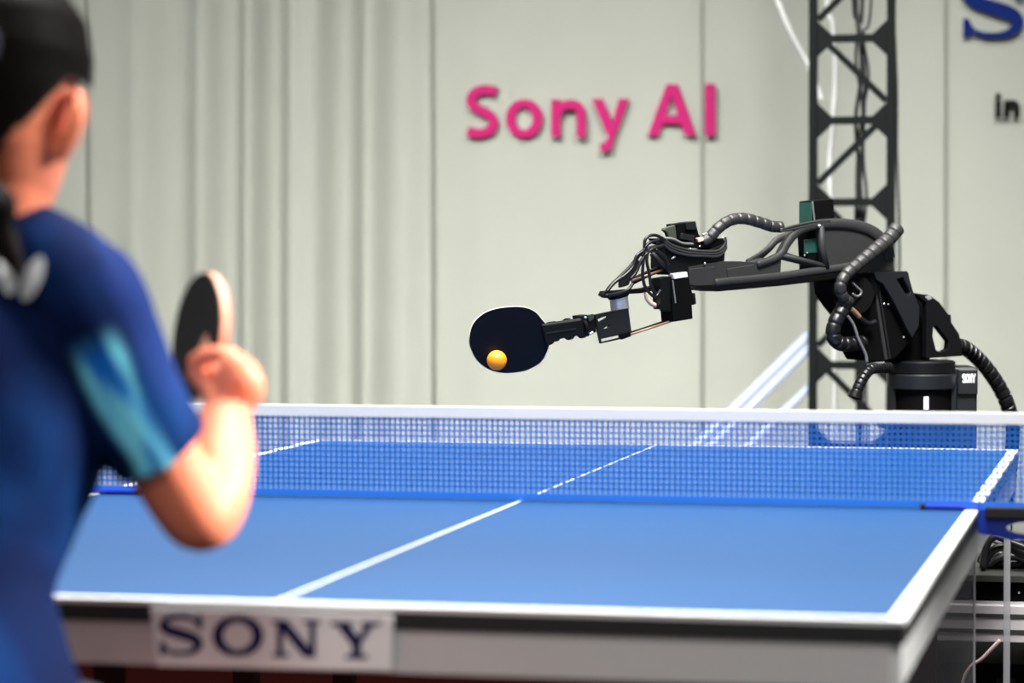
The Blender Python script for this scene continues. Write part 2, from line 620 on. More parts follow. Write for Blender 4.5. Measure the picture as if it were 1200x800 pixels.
for y in (-1.0, 1.0):
    obj('cross_bar', bar(B(), (-0.58, y, 0.32), (0.58, y, 0.32), 0.03, 0.03), M_steel, table)

# sign card stuck on the front edge
YC = YN - 0.006
card_q = [(176, 712), (460, 720.5), (459, 785.5), (184, 780)]
card = thing('sign_card', 'white card with large navy serif capitals on the front edge of the blue table', 'sign', at(318, 750, YC))
bm = B()
prism(bm, [at(x, y, YC) for x, y in card_q], V((0, 0.004, 0)))
obj('card', bm, M_card, card)
mpc = lambda p: at(p.x, p.y, YC - 0.0012)
ec = V((0, 0.0007, 0))
for g in (lambda b: serif_S(b, 184, 720, 56, 47.5, mpc, ec), lambda b: ring_O(b, 249, 721.5, 59, 47, 12, 7, mpc, ec),
          lambda b: serif_N(b, 319, 726.5, 56, 43, mpc, ec), lambda b: serif_Y(b, 388, 728.5, 58, 43, mpc, ec)):
    bm = B()
    g(bm)
    obj('letter', bm, M_print, card)

# ================================================================== net
NH = 0.1585
net = thing('table_tennis_net', 'blue mesh net with white top band stretched across the blue table', 'net', (0, 0, TZ))
XN = 0.915
obj('top_band', box(B(), (0, 0, TZ + NH - 0.0098), (XN * 2, 0.004, 0.0196)), M_band, net, None, 0.001)
obj('bottom_cord', box(B(), (0, 0, TZ + 0.0075), (XN * 2, 0.0024, 0.012)), M_cord, net)
bm = B()
n = int(2 * XN / 0.0094)
for i in range(n + 1):
    x = -XN + 2 * XN * i / n
    box(bm, (x, 0, TZ + NH / 2), (0.0030, 0.0016, NH - 0.02))
k = int((NH - 0.035) / 0.0094)
for j in range(1, k + 1):
    box(bm, (0, 0, TZ + 0.0135 + j * 0.0094), (XN * 2, 0.0016, 0.0029))
o = obj('mesh', bm, M_cord, net)
o['kind'] = 'stuff'
for s in (-1, 1):
    w = 'right' if s > 0 else 'left'
    cl = thing('net_clamp', 'blue net post clamp with oval opening gripping the %s edge of the table' % w, 'clamp', (s * TW, 0, TZ), 'net post clamps')
    obj('clamp_pad', box(B(), (s * (TW - 0.042), -0.006, TZ + 0.0055), (0.086, 0.03, 0.007)), M_clamp, cl, None, 0.002)
    obj('pad_cap', box(B(), (s * (TW - 0.0885), -0.006, TZ + 0.0055), (0.008, 0.032, 0.009)), M_edge, cl, None, 0.002)
    P = [(-.006, .004), (.17, .002), (.17, -.030), (.17, -.048), (.05, -.046), (-.004, -.036)]
    H = [(.103 + .062 * math.cos(2 * PI * q / 24), -.0265 + .0125 * math.sin(2 * PI * q / 24)) for q in range(24)]
    bm = B()
    prism(bm, [(s * (TW + .004 + x), -0.02, TZ + z) for x, z in P], V((0, 0.014, 0)), [[(s * (TW + .004 + x), -0.02, TZ + z) for x, z in H]])
    obj('bracket', bm, M_clamp, cl, None, 0.0012)
    obj('arm_bar', box(B(), (s * (TW + .095), -0.028, TZ - 0.001), (0.165, 0.014, 0.018)), M_edge, cl, None, 0.002)
    obj('post', tube(B(), [(s * (XN + .008), -0.002, TZ - 0.05), (s * (XN + .008), -0.002, TZ + NH + 0.004)], 0.008, 14), M_clamp, cl, 40)
    obj('screw', lathe(B(), (s * (TW - 0.045), -0.006, TZ - 0.11), [(0.012, 0), (0.012, 0.012), (0.004, 0.014), (0.004, 0.03)], 16), M_edge, cl, 40)

# ================================================================== truss and what hangs on it
YT = 3.6
tx0, tx1 = at(952.5, 300, YT).x, at(1044, 300, YT).x
tw = tx1 - tx0
truss = thing('truss_tower', 'black ladder-like lattice truss standing before the grey backdrop', 'truss', ((tx0 + tx1) / 2, YT + tw / 2, 0))
zl = [at(998, y, YT).z for y in (45, 141)]
pitch = zl[0] - zl[1]
ang = -0.03
Tm = Matrix.Translation(((tx0 + tx1) / 2, YT, 0)) @ Matrix.Rotation(ang, 4, 'Z') @ Matrix.Translation((-tw / 2, 0, 0))
zb = zl[0] - pitch * int(zl[0] / pitch)
ztop = zb + pitch * 15
cs = 0.024
for x in (0, tw):
    bm = B()
    box(bm, (x, 0, ztop / 2), (cs, cs, ztop))
    bm.transform(Tm)
    obj('chord', bm, M_truss, truss, None, 0.002)
bm = B()
box(bm, (tw / 2, 0, 0.006), (tw + 0.16, tw + 0.1, 0.012))
bm.transform(Tm)
obj('base_plate', bm, M_truss, truss)
ib = int(round((zl[0] - zb) / pitch))
faces = [lambda u, n, z: V((u, n, z))]
for i in range(0, 16):
    z = zb + i * pitch
    for fi, f in enumerate(faces):
        a, g, h = cs / 2 - .002, 0.044, 0.0115
        P = [(a, z + h + .042), (a + g, z + h), (tw - a - g, z + h), (tw - a, z + h + .042),
             (tw - a, z - h - .042), (tw - a - g, z - h), (a + g, z - h), (a, z - h - .042)]
        bm = B()
        d = f(0, 0.006, 0) - f(0, -0.006, 0)
        prism(bm, [f(u, -0.006, q) for u, q in P], d)
        bm.transform(Tm)
        obj('cross_plate', bm, M_truss, truss)
        if i < 15:
            bm = B()
            up = (i + ib) % 2 == 0
            u0, u1 = (tw - a - .03, a + 0.004) if up else (a + .03, tw - a - 0.004)
            hi, lo = f(u0, 0, z + pitch - h), f(u1, 0, z + .055)
            n_ = (f(0, 1, 0) - f(0, 0, 0))
            bar(bm, lo, hi, 0.009, 0.019, n_.cross(hi - lo).normalized())
            bm.transform(Tm)
            obj('diagonal_brace', bm, M_truss, truss)
for pts, r in ((((1003, -30), (1008, 40), (1009, 90), (1003, 140), (1007, 200), (1010, 260), (1008, 340), (1004, 420), (1012, 700)), .006),
               (((1011, -30), (1007, 30), (1013, 80), (1012, 150), (1008, 210), (1003, 260), (1012, 350), (1008, 430), (1006, 700)), .006),
               (((999, -30), (1006, 20), (1003, 70), (1010, 120), (1012, 190), (1015, 240), (1003, 330), (1012, 430), (1000, 700)), .0045),
               (((1022, -30), (1012, 40), (1018, 90), (1008, 150), (1004, 230), (1016, 320), (1015, 430), (1018, 700)), .004),
               (((1047, -30), (1049, 50), (1051, 110), (1051, 180), (1053, 240), (1054, 300), (1052, 420), (1050, 700)), .004)):
    P = catmull([at(pts[0][0], -520, YT + 0.05)] + [at(x, y, YT + 0.05) for x, y in pts], 8)
    P = [V((p.x, p.y, max(p.z, 0.02))) for p in P]
    o = obj('hanging_cable', tube(B(), P, r, 8), M_wire, None, 180)
    if pts[0][0] == 1047:
        tag(o, 'thin dark cable running down outside the right chord of the truss', 'cable')
    else:
        tag(o, 'thin dark cable hanging down inside the black lattice truss', 'cable', 'dark cables inside the truss')
for pts, r, l in ((((900, -40), (914, 8), (928, 40), (945, 72), (957, 100), (963, 118)), .009, 'white cable slanting from the top into the left side of the truss'),
                  (((968, -40), (976, 30), (979, 80), (976, 140), (972, 200), (975, 262), (978, 420), (976, 700)), .009, 'white cable hanging straight down behind the left half of the truss')):
    P = catmull([at(x, y, YT + tw * 1.6) for x, y in (((770, -500),) if pts[0][0] == 900 else ((965, -500),)) + pts], 8)
    P = [V((p.x, p.y, max(p.z, 0.02))) for p in P]
    tag(obj('white_cable', tube(B(), P, r, 8), M_cablew, None, 180), l, 'cable')
br = thing('truss_brace', 'pale translucent diagonal tubes slanting up to the left foot of the truss', 'brace', at(900, 690, YT))
for a, b, r in (((862, 477), (949, 391), .015), ((874, 482), (953, 403), .014), ((921, 480), (955, 447), .013)):
    A, C = at(*a, YT + 0.04), at(*b, YT + 0.04)
    dn = A + (A - C) * (A.z / max(1e-3, (C.z - A.z)) * 0.97)
    obj('brace_tube', tube(B(), [dn, C], r, 14), M_brace, br, 180)

# ================================================================== robot arm
OB = pd(1092, 281, 6.3)
OP = pd(598, 281, 5.7)
AU = V((OP.x - OB.x, OP.y - OB.y, 0)).normalized()          # along the arm, towards the racket
AN = V((AU.y, -AU.x, 0))
if AN.dot(CF) > 0:
    AN = -AN                                                # towards the spectator


def ap(px, py, n=0.0):                                      # pixel -> arm plane, n metres in front of it
    r = ray(px, py)
    return CAM + r * ((OB + AN * n - CAM).dot(AN) / r.dot(AN))


ZP = pd(1170, 668, 6.15).z                                  # top of the stand the robot is bolted to
bx = pd(1080, 470, 6.3)
BC = V((bx.x, bx.y, 0))
robot = thing('robot_arm', 'black articulated robot arm on a round base beyond the far table end', 'robot', (BC.x, BC.y, ZP))


def zof(py, d=6.3):
    return pd(1080, py, d).z


def plate(name, pts, n0, th, m, parent=robot, holes=(), bevel=0.0015, smooth=None):
    bm = B()
    prism(bm, [ap(x, y, n0) for x, y in pts], -AN * th, [[ap(x, y, n0) for x, y in h] for h in holes])
    return obj(name, bm, m, parent, smooth, bevel)


def cable(name, pts, n, r, m=M_wire, parent=robot):
    P = [ap(p[0], p[1], p[2] if len(p) > 2 else n) for p in pts]
    return obj(name, tube(B(), catmull(P, 8), r, 8), m, parent, 180)


# base: round housing with arched openings, ring above, box behind with the badge
zt, zm = zof(437), zof(455)
base = obj('base_housing', lathe(B(), BC, [(0.074, ZP + 0.02), (0.077, ZP + 0.03), (0.077, zm - 0.06), (0.066, zm - 0.055), (0.066, zm), (0.077, zm + 0.002), (0.078, zt - 0.003), (0.075, zt)], 48), M_slate, robot, 40)
for k in (72, 150, 210, 288):
    a = math.radians(k) + math.atan2(-HF.y, -HF.x)
    c = BC + V((math.cos(a), math.sin(a), 0)) * 0.073
    obj('base_rib', box(B(), (c.x, c.y, (zm + zm - 0.06) / 2), (0.010, 0.022, 0.07), V((math.cos(a), math.sin(a), 0)), V((-math.sin(a), math.cos(a), 0))), M_slate, base)
fc = BC - HF * 0.0665
obj('bright_slot_fill', box(B(), (fc.x, fc.y, zof(470)) , (0.011, 0.008, 0.028), HR, HF, ZZ), M_pale, base)  # white plate paints the brightness showing through the slot
obj('recess_shade', lathe(B(), BC, [(0.0664, zm - 0.054), (0.0664, zm - 0.001)], 48), M_matt, base, 40)  # darker sleeve paints shade into the opening of the housing
obj('base_flange', lathe(B(), BC, [(0.11, ZP), (0.11, ZP + 0.02), (0.085, ZP + 0.03), (0.074, ZP + 0.045)], 40), M_matt, robot, 40)
obj('turntable_ring', lathe(B(), BC, [(0.070, zt - 0.002), (0.074, zt + 0.002), (0.074, zof(424)), (0.070, zof(422))], 48), M_black, robot, 40)
c = BC + HR * 0.087 + HF * 0.05
bb = obj('connector_housing', box(B(), (c.x, c.y, (zof(430) + ZP + .02) / 2), (0.07, 0.12, zof(430) - ZP - .02), HR, HF, ZZ), M_slate, robot, None, 0.004)
c = BC + HR * 0.100 - HF * 0.012
badge = obj('badge_block', box(B(), (c.x, c.y, zof(447)), (0.044, 0.012, 0.056), HR, HF, ZZ), M_slate, bb, None, 0.002)
# small white capitals on the badge
bo = c - HF * 0.0066
dpp = 6.3 / FPX
mpb = lambda p: bo + HR * ((p.x - 1132.5) * dpp) + V((0, 0, zof(p.y)))
eb = HF * 0.0006
bm = B()
serif_S(bm, 1126, 437.5, 4, 10.5, mpb, eb)
ring_O(bm, 1129.6, 437.5, 4, 10.5, 1.1, 1.6, mpb, eb)
pen(bm, [(1133.9, 448), (1133.9, 437.5)], 0.9, mpb, eb, 1)
pen(bm, [(1136.6, 448), (1136.6, 437.5)], 0.9, mpb, eb, 1)
pen(bm, [(1134, 437.8), (1136.5, 447.7)], 0.9, mpb, eb, 1)
pen(bm, [(1137.6, 437.5), (1139.3, 443)], 0.9, mpb, eb, 1)
pen(bm, [(1141, 437.5), (1139.3, 443)], 0.9, mpb, eb, 1)
pen(bm, [(1139.3, 442.6), (1139.3, 448)], 1.0, mpb, eb, 1)
obj('badge_letters', bm, M_white, bb)

# shoulder yoke and upper arm
plate('shoulder_body', [(1041, 426), (1043, 405), (1050, 370), (1072, 345), (1087, 345), (1089, 380), (1090, 402), (1090, 424)], -0.012, 0.075, M_matt)
plate('shoulder_bracket', [(1071, 343), (1090, 346), (1101, 354), (1112, 369), (1114, 376), (1124, 391), (1127.5, 405), (1127.5, 417), (1086, 419.5), (1086, 355)], 0.035, 0.016, M_black,
      holes=[[(1094, 382), (1098, 382), (1112, 400), (1111, 409), (1103, 413), (1097, 410), (1093, 394)]])
plate('shoulder_bracket', [(1071, 343), (1090, 346), (1101, 354), (1112, 369), (1114, 376), (1124, 391), (1127.5, 405), (1127.5, 417), (1086, 419.5), (1086, 355)], -0.075, 0.016, M_black,
      holes=[[(1094, 382), (1098, 382), (1112, 400), (1111, 409), (1103, 413), (1097, 410), (1093, 394)]])
plate('bracket_stop', [(1110, 369), (1114.5, 368.5), (1115, 377), (1111, 378)], 0.03, 0.05, M_matt)
plate('bracket_cap', [(1084, 347.5), (1090, 346), (1093, 350), (1088, 352)], 0.036, 0.006, M_silver)
arm = plate('upper_arm', [(976, 330), (990, 322), (1022, 317), (1065, 318), (1070, 342), (1077, 360), (1077, 385), (1066, 402), (1050, 420), (1040, 424), (1015, 422), (1006, 405), (1000, 375), (988, 360), (978, 345)], 0.030, 0.070, M_matt, bevel=0.004)
plate('upper_arm_rail', [(1024, 335), (1027, 334), (1041, 421), (1037.5, 422)], 0.034, 0.006, M_hose, arm)
plate('upper_arm_rail', [(1029, 334), (1031, 333.5), (1044.5, 420), (1042.5, 421)], 0.034, 0.005, M_slate, arm)
plate('side_plate', [(1024, 319), (1063.5, 317.5), (1070, 340), (1077.5, 360), (1077, 382), (1069, 396), (1062, 383), (1047, 352), (1035, 332.5), (1027, 327.5)], 0.048, 0.016, M_slate,
      holes=[[(1051, 327), (1058.5, 325), (1067, 342), (1065.5, 346), (1061, 343.5)]])
for x, y in ((1018, 318.5), (1021, 331.5), (1025, 331), (1036, 356), (1041, 356.5), (1059, 395)):
    obj('bolt', ball(B(), ap(x, y, 0.034 if x < 1050 else 0.040), 0.0022, u=10, v=8), M_silver, arm, 180)
obj('elbow_pivot', tube(B(), [ap(1000, 345, 0.047), ap(1000, 345, -0.05)], 0.044, 32), M_matt, arm, 40)
plate('elbow_block', [(1004, 320), (1026, 319), (1030, 345), (1012, 352)], 0.042, 0.02, M_matt, arm)
cable('wire_hook', [(999, 331), (1004, 336), (1009, 341), (1008, 345.5), (1004, 347), (999, 344)], 0.060, 0.0026, M_wireg)
cable('connector_cable', [(1002, 366), (1010, 374), (1018, 379), (1026, 377)], 0.050, 0.006, M_wire)
obj('cable_connector', tube(B(), [ap(998, 362, 0.056), ap(1007, 371, 0.052)], 0.0055, 12), M_copper, robot, 40)
cable('grey_wire', [(984, 363), (992, 369), (1000, 380), (1006, 397), (1014, 414), (1016, 424)], 0.062, 0.0032, M_wireg)
cable('grey_wire', [(1016, 428), (1024, 426), (1036, 425)], 0.05, 0.003, M_wireg)

# forearm casting: two pierced side plates, rim, struts, motor box between
FO = [(807, 337), (842, 340.5), (914, 334), (977, 326.5), (1005, 321), (1047, 316.5), (1047.5, 300), (1042, 285), (1033, 273), (1021, 265.5), (1010, 261.5), (993, 259), (977, 258.5), (954, 260), (938, 265), (927, 273), (921, 281), (912, 297), (899, 303), (886, 307.5), (866, 306), (849, 306), (823, 310), (807, 313)]
H1 = [(918, 294.5), (924, 284), (931, 275.5), (941, 269.5), (955, 266.5), (959, 268), (964, 309)]
H2 = [(915.5, 303.5), (930, 307), (962, 315), (960, 319), (940, 322), (914.5, 324)]
TH = 0.064
fore = plate('forearm_casting', FO, 0.036, 0.012, M_char, holes=[H1, H2], bevel=0.003)
plate('rear_casting', FO, 0.036 - TH + 0.012, 0.012, M_char, fore, holes=[H1, H2], bevel=0.003)
plate('forearm_web', [(807, 337), (842, 340.5), (914, 334), (914, 303), (905, 302), (886, 307.5), (849, 306), (823, 310), (807, 313)], 0.030, TH - 0.014, M_char, fore)
plate('forearm_web', [(966, 322), (1005, 319), (1046, 315), (1046, 300), (1033, 275), (1010, 263), (977, 260), (968, 262)], 0.028, TH - 0.012, M_char, fore)
plate('forearm_floor', [(911, 327), (968, 319), (968, 326.5), (911, 333.5)], 0.030, TH - 0.014, M_matt, fore)
rimP = [(807, 326), (850, 322)]
rim = catmull([ap(x, y, 0.037) for x, y in ((887, 310), (905, 304), (916, 297), (923, 285), (932, 274), (942, 267.5), (957, 263.5), (977, 262), (995, 263), (1010, 266), (1022, 271), (1032, 279), (1040, 291), (1043, 303))], 6)
band = lambda P, w0, w1, d: loft(B(), [(p, d, w0 + (w1 - w0) * i / (len(P) - 1)) for i, p in enumerate(P)], AN, 14, 1)
obj('casting_rim', band(rim, 0.0075, 0.0150, 0.006), M_char, fore, 180)
rim2 = catmull([ap(x, y, -0.02) for x, y in ((876, 308), (890, 300), (901, 291), (910, 281.5), (922, 276), (936, 272))], 6)
obj('casting_rim', band(rim2, 0.008, 0.008, 0.006), M_char, fore, 180)
obj('casting_rim', band(catmull([ap(x, y, 0.037) for x, y in ((838, 331.5), (853, 329.5), (880, 327), (914, 323.5), (950, 318.5), (980, 314.5), (1000, 311))], 5), 0.0088, 0.0088, 0.0055), M_char, fore, 180)
obj('casting_strut', tube(B(), [ap(x, y, 0.036) for x, y in ((913, 298.5), (940, 305), (970, 313))], 0.006, 10), M_char, fore, 180)
obj('casting_strut', tube(B(), [ap(x, y, 0.036) for x, y in ((961.5, 264), (963, 290), (968, 315))], 0.008, 10), M_char, fore, 180)
plate('underside_shade', [(815, 334), (842, 333), (880, 331), (914, 328), (977, 320), (1000, 317), (1003, 321.5), (977, 327.5), (914, 335), (842, 341.5), (812, 338)], 0.0395, TH + 0.004, M_matt, fore, bevel=0.002)  # near-black strip paints the shade along the casting's underside
plate('cast_ridge', [(852, 315), (884, 309.5), (883, 330), (862, 330), (853, 324)], 0.0385, 0.004, M_char, fore, bevel=0.0015)
plate('cast_ridge', [(808, 315), (838, 312), (836, 336), (808, 334)], 0.0385, 0.004, M_char, fore, bevel=0.0015)
motor = plate('motor_box', [(945, 264), (981, 262), (984, 318), (948, 318)], 0.020, 0.034, M_matt, bevel=0.002)
plate('motor_head', [(952, 235.5), (976.5, 233), (979, 262), (953.5, 264)], 0.020, 0.045, M_matt, motor, bevel=0.0008)
plate('motor_seam', [(952, 236), (953.5, 235.7), (956, 262), (954.5, 262)], 0.0215, 0.004, M_wireg, motor)
bm = B()
box(bm, ap(952.2, 249.5, 0.020) - AN * 0.0225 + AU * 0.001, (0.003, 0.041, 0.046), AU, AN, ZZ)
obj('circuit_board', bm, M_green, motor)
plate('circuit_board', [(942.5, 281), (957, 279), (959, 296), (943, 297)], 0.022, 0.003, M_green, motor)
for x, y, s in ((943, 299, .0018), (960, 264.5, .0034), (946, 296, .0015), (826, 308.5, .0024)):
    obj('bolt', ball(B(), ap(x, y, 0.046 if x == 960 else 0.04), s, u=10, v=8), M_silver, fore, 180)
for dy in (0, 3.2):
    cable('arm_cable', [(914, 269 + dy * .6), (930, 265 + dy), (945, 261.5 + dy), (962, 259 + dy * .6), (972, 258.5 + dy * .3)], 0.040, 0.0032, M_hose, fore)

# hoses
obj('ribbed_hose', hose(B(), [ap(x, y, n) for x, y, n in ((822, 284, .02), (831, 279, .022), (842, 267, .025), (856, 258, .025), (872, 256, .028), (892, 261, .03), (904, 265, .03), (916, 266, .03))], 0.0125), M_hose, robot, 50)
obj('ribbed_hose', hose(B(), [ap(x, y, n) for x, y, n in ((1052, 267, .055), (1040, 281, .062), (1024, 294, .066), (1006, 309, .068), (992, 321, .07), (985, 334, .07), (988, 347, .066), (996, 354, .06))], lambda t: 0.0175 - 0.006 * t), M_hose, robot, 50)
obj('ribbed_hose', hose(B(), [ap(x, y, n) for x, y, n in ((992, 352, .05), (987, 363, .052), (979, 377, .054), (976, 391, .054), (982, 401, .052), (994, 403, .048), (1010, 401, .03))], 0.0165), M_hoseb, robot, 50)
obj('ribbed_hose', hose(B(), [ap(x, y, n) for x, y, n in ((1042, 430, .02), (1028, 431, .045), (1018, 434, .06), (1009, 447, .064), (1002, 463, .064))], 0.0125, 0.012), M_hoseb, robot, 50)
obj('hose_end', tube(B(), [ap(1003, 460, .064), ap(1001, 466, .064)], 0.0145, 16), M_hoseb, robot, 40)
obj('ribbed_hose', hose(B(), [ap(x, y, n) for x, y, n in ((1118, 404, -.03), (1130, 407, -.035), (1145, 419, -.05), (1159, 435, -.05), (1172, 455, -.05), (1182, 478, -.05), (1187, 505, -.09), (1184, 545, -.16), (1179, 600, -.16), (1177, 630, -.16))], 0.0175, 0.020, 0.3), M_hoseb, robot, 50)

# wrist: tray, two servos, link, rods, yoke, gripper
wr = plate('wrist_body', [(780, 288), (800, 291), (830, 293), (851, 285), (849, 308), (825, 311), (806, 316), (806, 322), (787, 322), (780, 314)], 0.032, 0.055, M_black, bevel=0.002)
plate('wrist_shelf', [(775, 279), (800, 284), (848, 279), (851, 287), (830, 291), (800, 290), (780, 286)], 0.026, 0.05, M_matt, wr)
sv = plate('wrist_servo', [(792, 262.5), (804, 261), (816, 263), (819, 274), (825, 283), (811, 288), (796, 286)], 0.020, 0.036, M_matt, bevel=0.0015)
plate('servo_plate', [(778, 269.5), (780, 267), (791.5, 263.5), (794, 284), (785, 281), (782, 273)], 0.018, 0.012, M_olive, sv)
plate('servo_cap', [(803.5, 260.5), (815.5, 259), (817, 268.5), (805, 269)], 0.026, 0.03, M_slate, sv)
plate('servo_connector', [(799, 273), (815, 276), (813, 283), (798, 280)], 0.026, 0.008, M_slate, sv)
plate('pin_header', [(817, 279), (824, 277.5), (825.5, 282), (819, 284)], 0.03, 0.008, M_brass, wr)
plate('pin_header', [(824, 274), (829, 272), (832, 277), (827, 279)], 0.026, 0.006, M_silver, wr)
for x, y in ((809, 291.5), (820, 288.5), (847, 278), (826, 308), (789, 302)):
    obj('bolt', ball(B(), ap(x, y, 0.036), 0.0019, u=10, v=8), M_silver, wr, 180)
plate('wrist_clip', [(786.5, 302.5), (791.5, 299.5), (792.5, 301), (787.5, 304)], 0.034, 0.003, M_silver, wr)
for k, dy in enumerate((0, 3.4, 7.0)):
    cable('wrist_cable', [(770, 276 + dy * 1.2, .036), (778, 280 + dy, .038), (787, 287 + dy * .9, .039), (805, 292.5 + dy * .9, .04), (826, 294.5 + dy * .8, .04), (842, 293.5 + dy * .9, .038), (850, 285 + dy, .03), (850, 279 + dy, .012)], 0, 0.0031, M_hose, wr)
cable('wrist_cable', [(776, 279, .03), (788, 280, .036), (800, 285, .036), (812, 286, .03)], 0, 0.003, M_wireg, wr)
ls = plate('lower_servo', [(788, 326.5), (807, 324), (814.5, 356), (811, 357), (812, 373.5), (789.5, 377), (787.5, 350)], 0.040, 0.045, M_matt, bevel=0.0015)
plate('servo_flank', [(773, 326), (787, 323.5), (789.5, 364), (783, 365), (782, 362), (775.5, 362.5)], 0.034, 0.03, M_black, ls)
plate('servo_label', [(789, 320.5), (805.5, 318.5), (806.5, 324.5), (799, 325.5), (790, 327)], 0.042, 0.02, M_pale, ls)
plate('servo_edge', [(788, 328), (789.5, 328), (793, 355), (791.5, 356)], 0.042, 0.003, M_wireg, ls)
plate('servo_step', [(811, 344), (814.8, 343), (816, 356), (812, 357.5)], 0.036, 0.03, M_black, ls)
lk = obj('wrist_link', tube(B(), catmull([ap(x, y, .01) for x, y in ((709, 346), (714, 337), (726, 325), (738, 313), (746, 303), (752, 295), (764, 290), (782, 288))], 8), 0.0042, 10), M_black, robot, 180)
plate('link_web', [(728, 325), (742, 311), (748, 304), (752, 309), (743, 320), (737, 334), (728, 337)], 0.010, 0.012, M_slate, lk)
plate('link_web', [(706.5, 346), (709, 341), (724, 340), (752, 338), (776, 333), (777, 338), (752, 343.5), (728, 345), (712.5, 349.5)], 0.014, 0.02, M_black, lk)
plate('link_web', [(742, 326), (768, 314), (780, 309), (780, 317), (762, 324), (744, 333)], 0.004, 0.012, M_black, lk)
obj('link_rod', tube(B(), [ap(740, 329, .016), ap(782, 314, .02)], 0.0028, 8), M_copper, lk, 180)
obj('link_rod', tube(B(), [ap(764, 297, .02), ap(784, 319, .026)], 0.0062, 10), M_slate, lk, 180)
for pts in (((755, 292), (756, 281), (762, 276), (770, 276), (779, 281)), ((755, 291), (754, 305), (753, 322), (756, 336), (763, 345), (769, 347), (774, 340)),
            ((760, 290), (758, 305), (761, 322), (763, 336), (768, 344)), ((754, 294), (746, 300), (742, 312), (733, 322), (720, 331), (711, 342)),
            ((778, 287), (766, 291), (758, 297), (751, 306), (746, 318), (739, 327)), ((773, 281), (762, 284), (756, 290), (752, 300)),
            ((742, 332), (735, 340), (722, 344), (710, 346)), ((768, 292), (779, 301), (783, 312))):
    cable('loop_cable', pts, 0.045, 0.0034, M_wire, lk)
cable('flat_strap', [(757, 343), (759, 351), (765, 356.5), (776, 358.5)], 0.012, 0.005, M_brass, lk)
obj('push_rod', tube(B(), [ap(739, 389.5, .014), ap(790, 372.5, .014)], 0.0022, 8), M_black, robot, 180)
obj('push_rod', tube(B(), [ap(738, 392, .022), ap(790, 375, .022)], 0.0026, 8), M_copper, robot, 180)
yk = plate('wrist_yoke', [(697.5, 368.5), (716, 364.5), (736.5, 361), (740.5, 391), (738, 394), (729, 397), (704, 402.5), (701.5, 392)], 0.022, 0.006, M_slate, bevel=0.0006,
           holes=[[(700.5, 374), (711, 370), (712, 371.5), (702, 377.5)], [(707, 385), (715, 379.5), (715.5, 381.5), (712.5, 384.5)], [(704.6, 397.2), (726, 392.5), (727, 395.2), (705, 400.8)]])
plate('yoke_block', [(720, 366), (735, 363), (738, 389), (721, 391)], 0.016, 0.03, M_matt, yk)
plate('yoke_pivot', [(727, 391), (739, 388), (740, 394), (729, 398)], 0.026, 0.012, M_matt, yk)
obj('motor_can', tube(B(), [ap(724.5, 346, .0), ap(727, 364, .0)], 0.0195, 24), M_silver, robot, 40)
obj('motor_collar', tube(B(), [ap(723.5, 342, .0), ap(724.8, 348, .0)], 0.022, 24), M_matt, robot, 40)
gr = plate('gripper_clamp', [(680, 370), (690, 368.5), (691, 373), (697.5, 370), (699, 389), (692, 391), (690, 394), (682, 394)], 0.018, 0.03, M_black, bevel=0.001)
plate('clamp_screw', [(689, 369), (696, 367.5), (696.5, 373), (691, 377.5)], 0.024, 0.006, M_grey, gr)
for x, y in ((692, 391), (694, 389.5), (686, 372)):
    obj('bolt', ball(B(), ap(x, y, 0.02), 0.003, u=10, v=8), M_silver, gr, 180)
for x, dy in ((666, 0), (681, -2)):
    obj('clamp_ring', tube(B(), [ap(x - 1.5, 385.7 + dy, 0.002), ap(x + 1.5, 385.2 + dy, 0.002)], 0.0225, 24), M_black, gr, 40)
obj('clamp_ring', tube(B(), [ap(645, 389, 0.002), ap(651, 388, 0.002)], 0.021, 24), M_matt, gr, 40)

# ================================================================== racket in the robot's clamp and ball
RC = ap(597, 398, 0.0)
RNn = (-CF * 0.97 - ZZ * 0.10 + HR * 0.10).normalized()


def rp(px, py, n=0.0):
    r = ray(px, py)
    return CAM + r * ((RC + RNn * n - CAM).dot(RNn) / r.dot(RNn))


racket = thing('table_tennis_racket', 'dark navy table tennis racket clamped at the tip of the robot arm', 'racket', RC)
RO = [(550, 399), (554, 380.5), (566, 368), (582, 361.7), (603, 359.4), (618, 361), (628, 366), (635, 374), (641, 382), (643, 392), (643.5, 403), (639, 416), (632, 425.5), (617, 433.5), (600, 436.5), (586, 436.3), (572, 432), (560, 423), (553, 411)]
ro = catmull([V((x, y, 0)) for x, y in RO], 4, True)
cx = V((597, 398, 0))
bm = B()
prism(bm, [rp(*(cx + (p - cx) * 1.012)[:2], -0.0022) for p in ro], -RNn * 0.006)
obj('blade', bm, M_woodp, racket)
bm = B()
prism(bm, [rp(p.x, p.y, 0) for p in ro], -RNn * 0.0021)
obj('rubber_sheet', bm, M_rubber, racket)
bm = B()
prism(bm, [rp(*(cx + (p - cx) * 1.0)[:2], -0.0084) for p in ro], -RNn * 0.002)
obj('rubber_sheet', bm, M_rubred, racket)
bm = B()
prism(bm, [rp(x, y, .008) for x, y in ((634, 380), (640, 379.5), (682, 373.5), (683, 392.5), (652, 398), (647, 404), (640, 405))], -RNn * 0.024)
h_ = obj('handle', bm, M_black, racket, None, 0.003)
bm = B()
prism(bm, [rp(x, y, .0095) for x, y in ((640, 389.5), (675, 384), (675.5, 386), (640, 391.5))], -RNn * 0.002)
obj('handle_stripe', bm, M_slate, h_)
bc = pd(582.2, 422, (rp(582, 422) - CAM).dot(CF) - 0.034)
bo_ = obj('table_tennis_ball', ball(B(), (0, 0, 0), 0.02, u=32, v=20), M_ball, None, 180)
bo_.location = bc
tag(bo_, 'small orange ball in the air just before the dark racket face', 'ball')

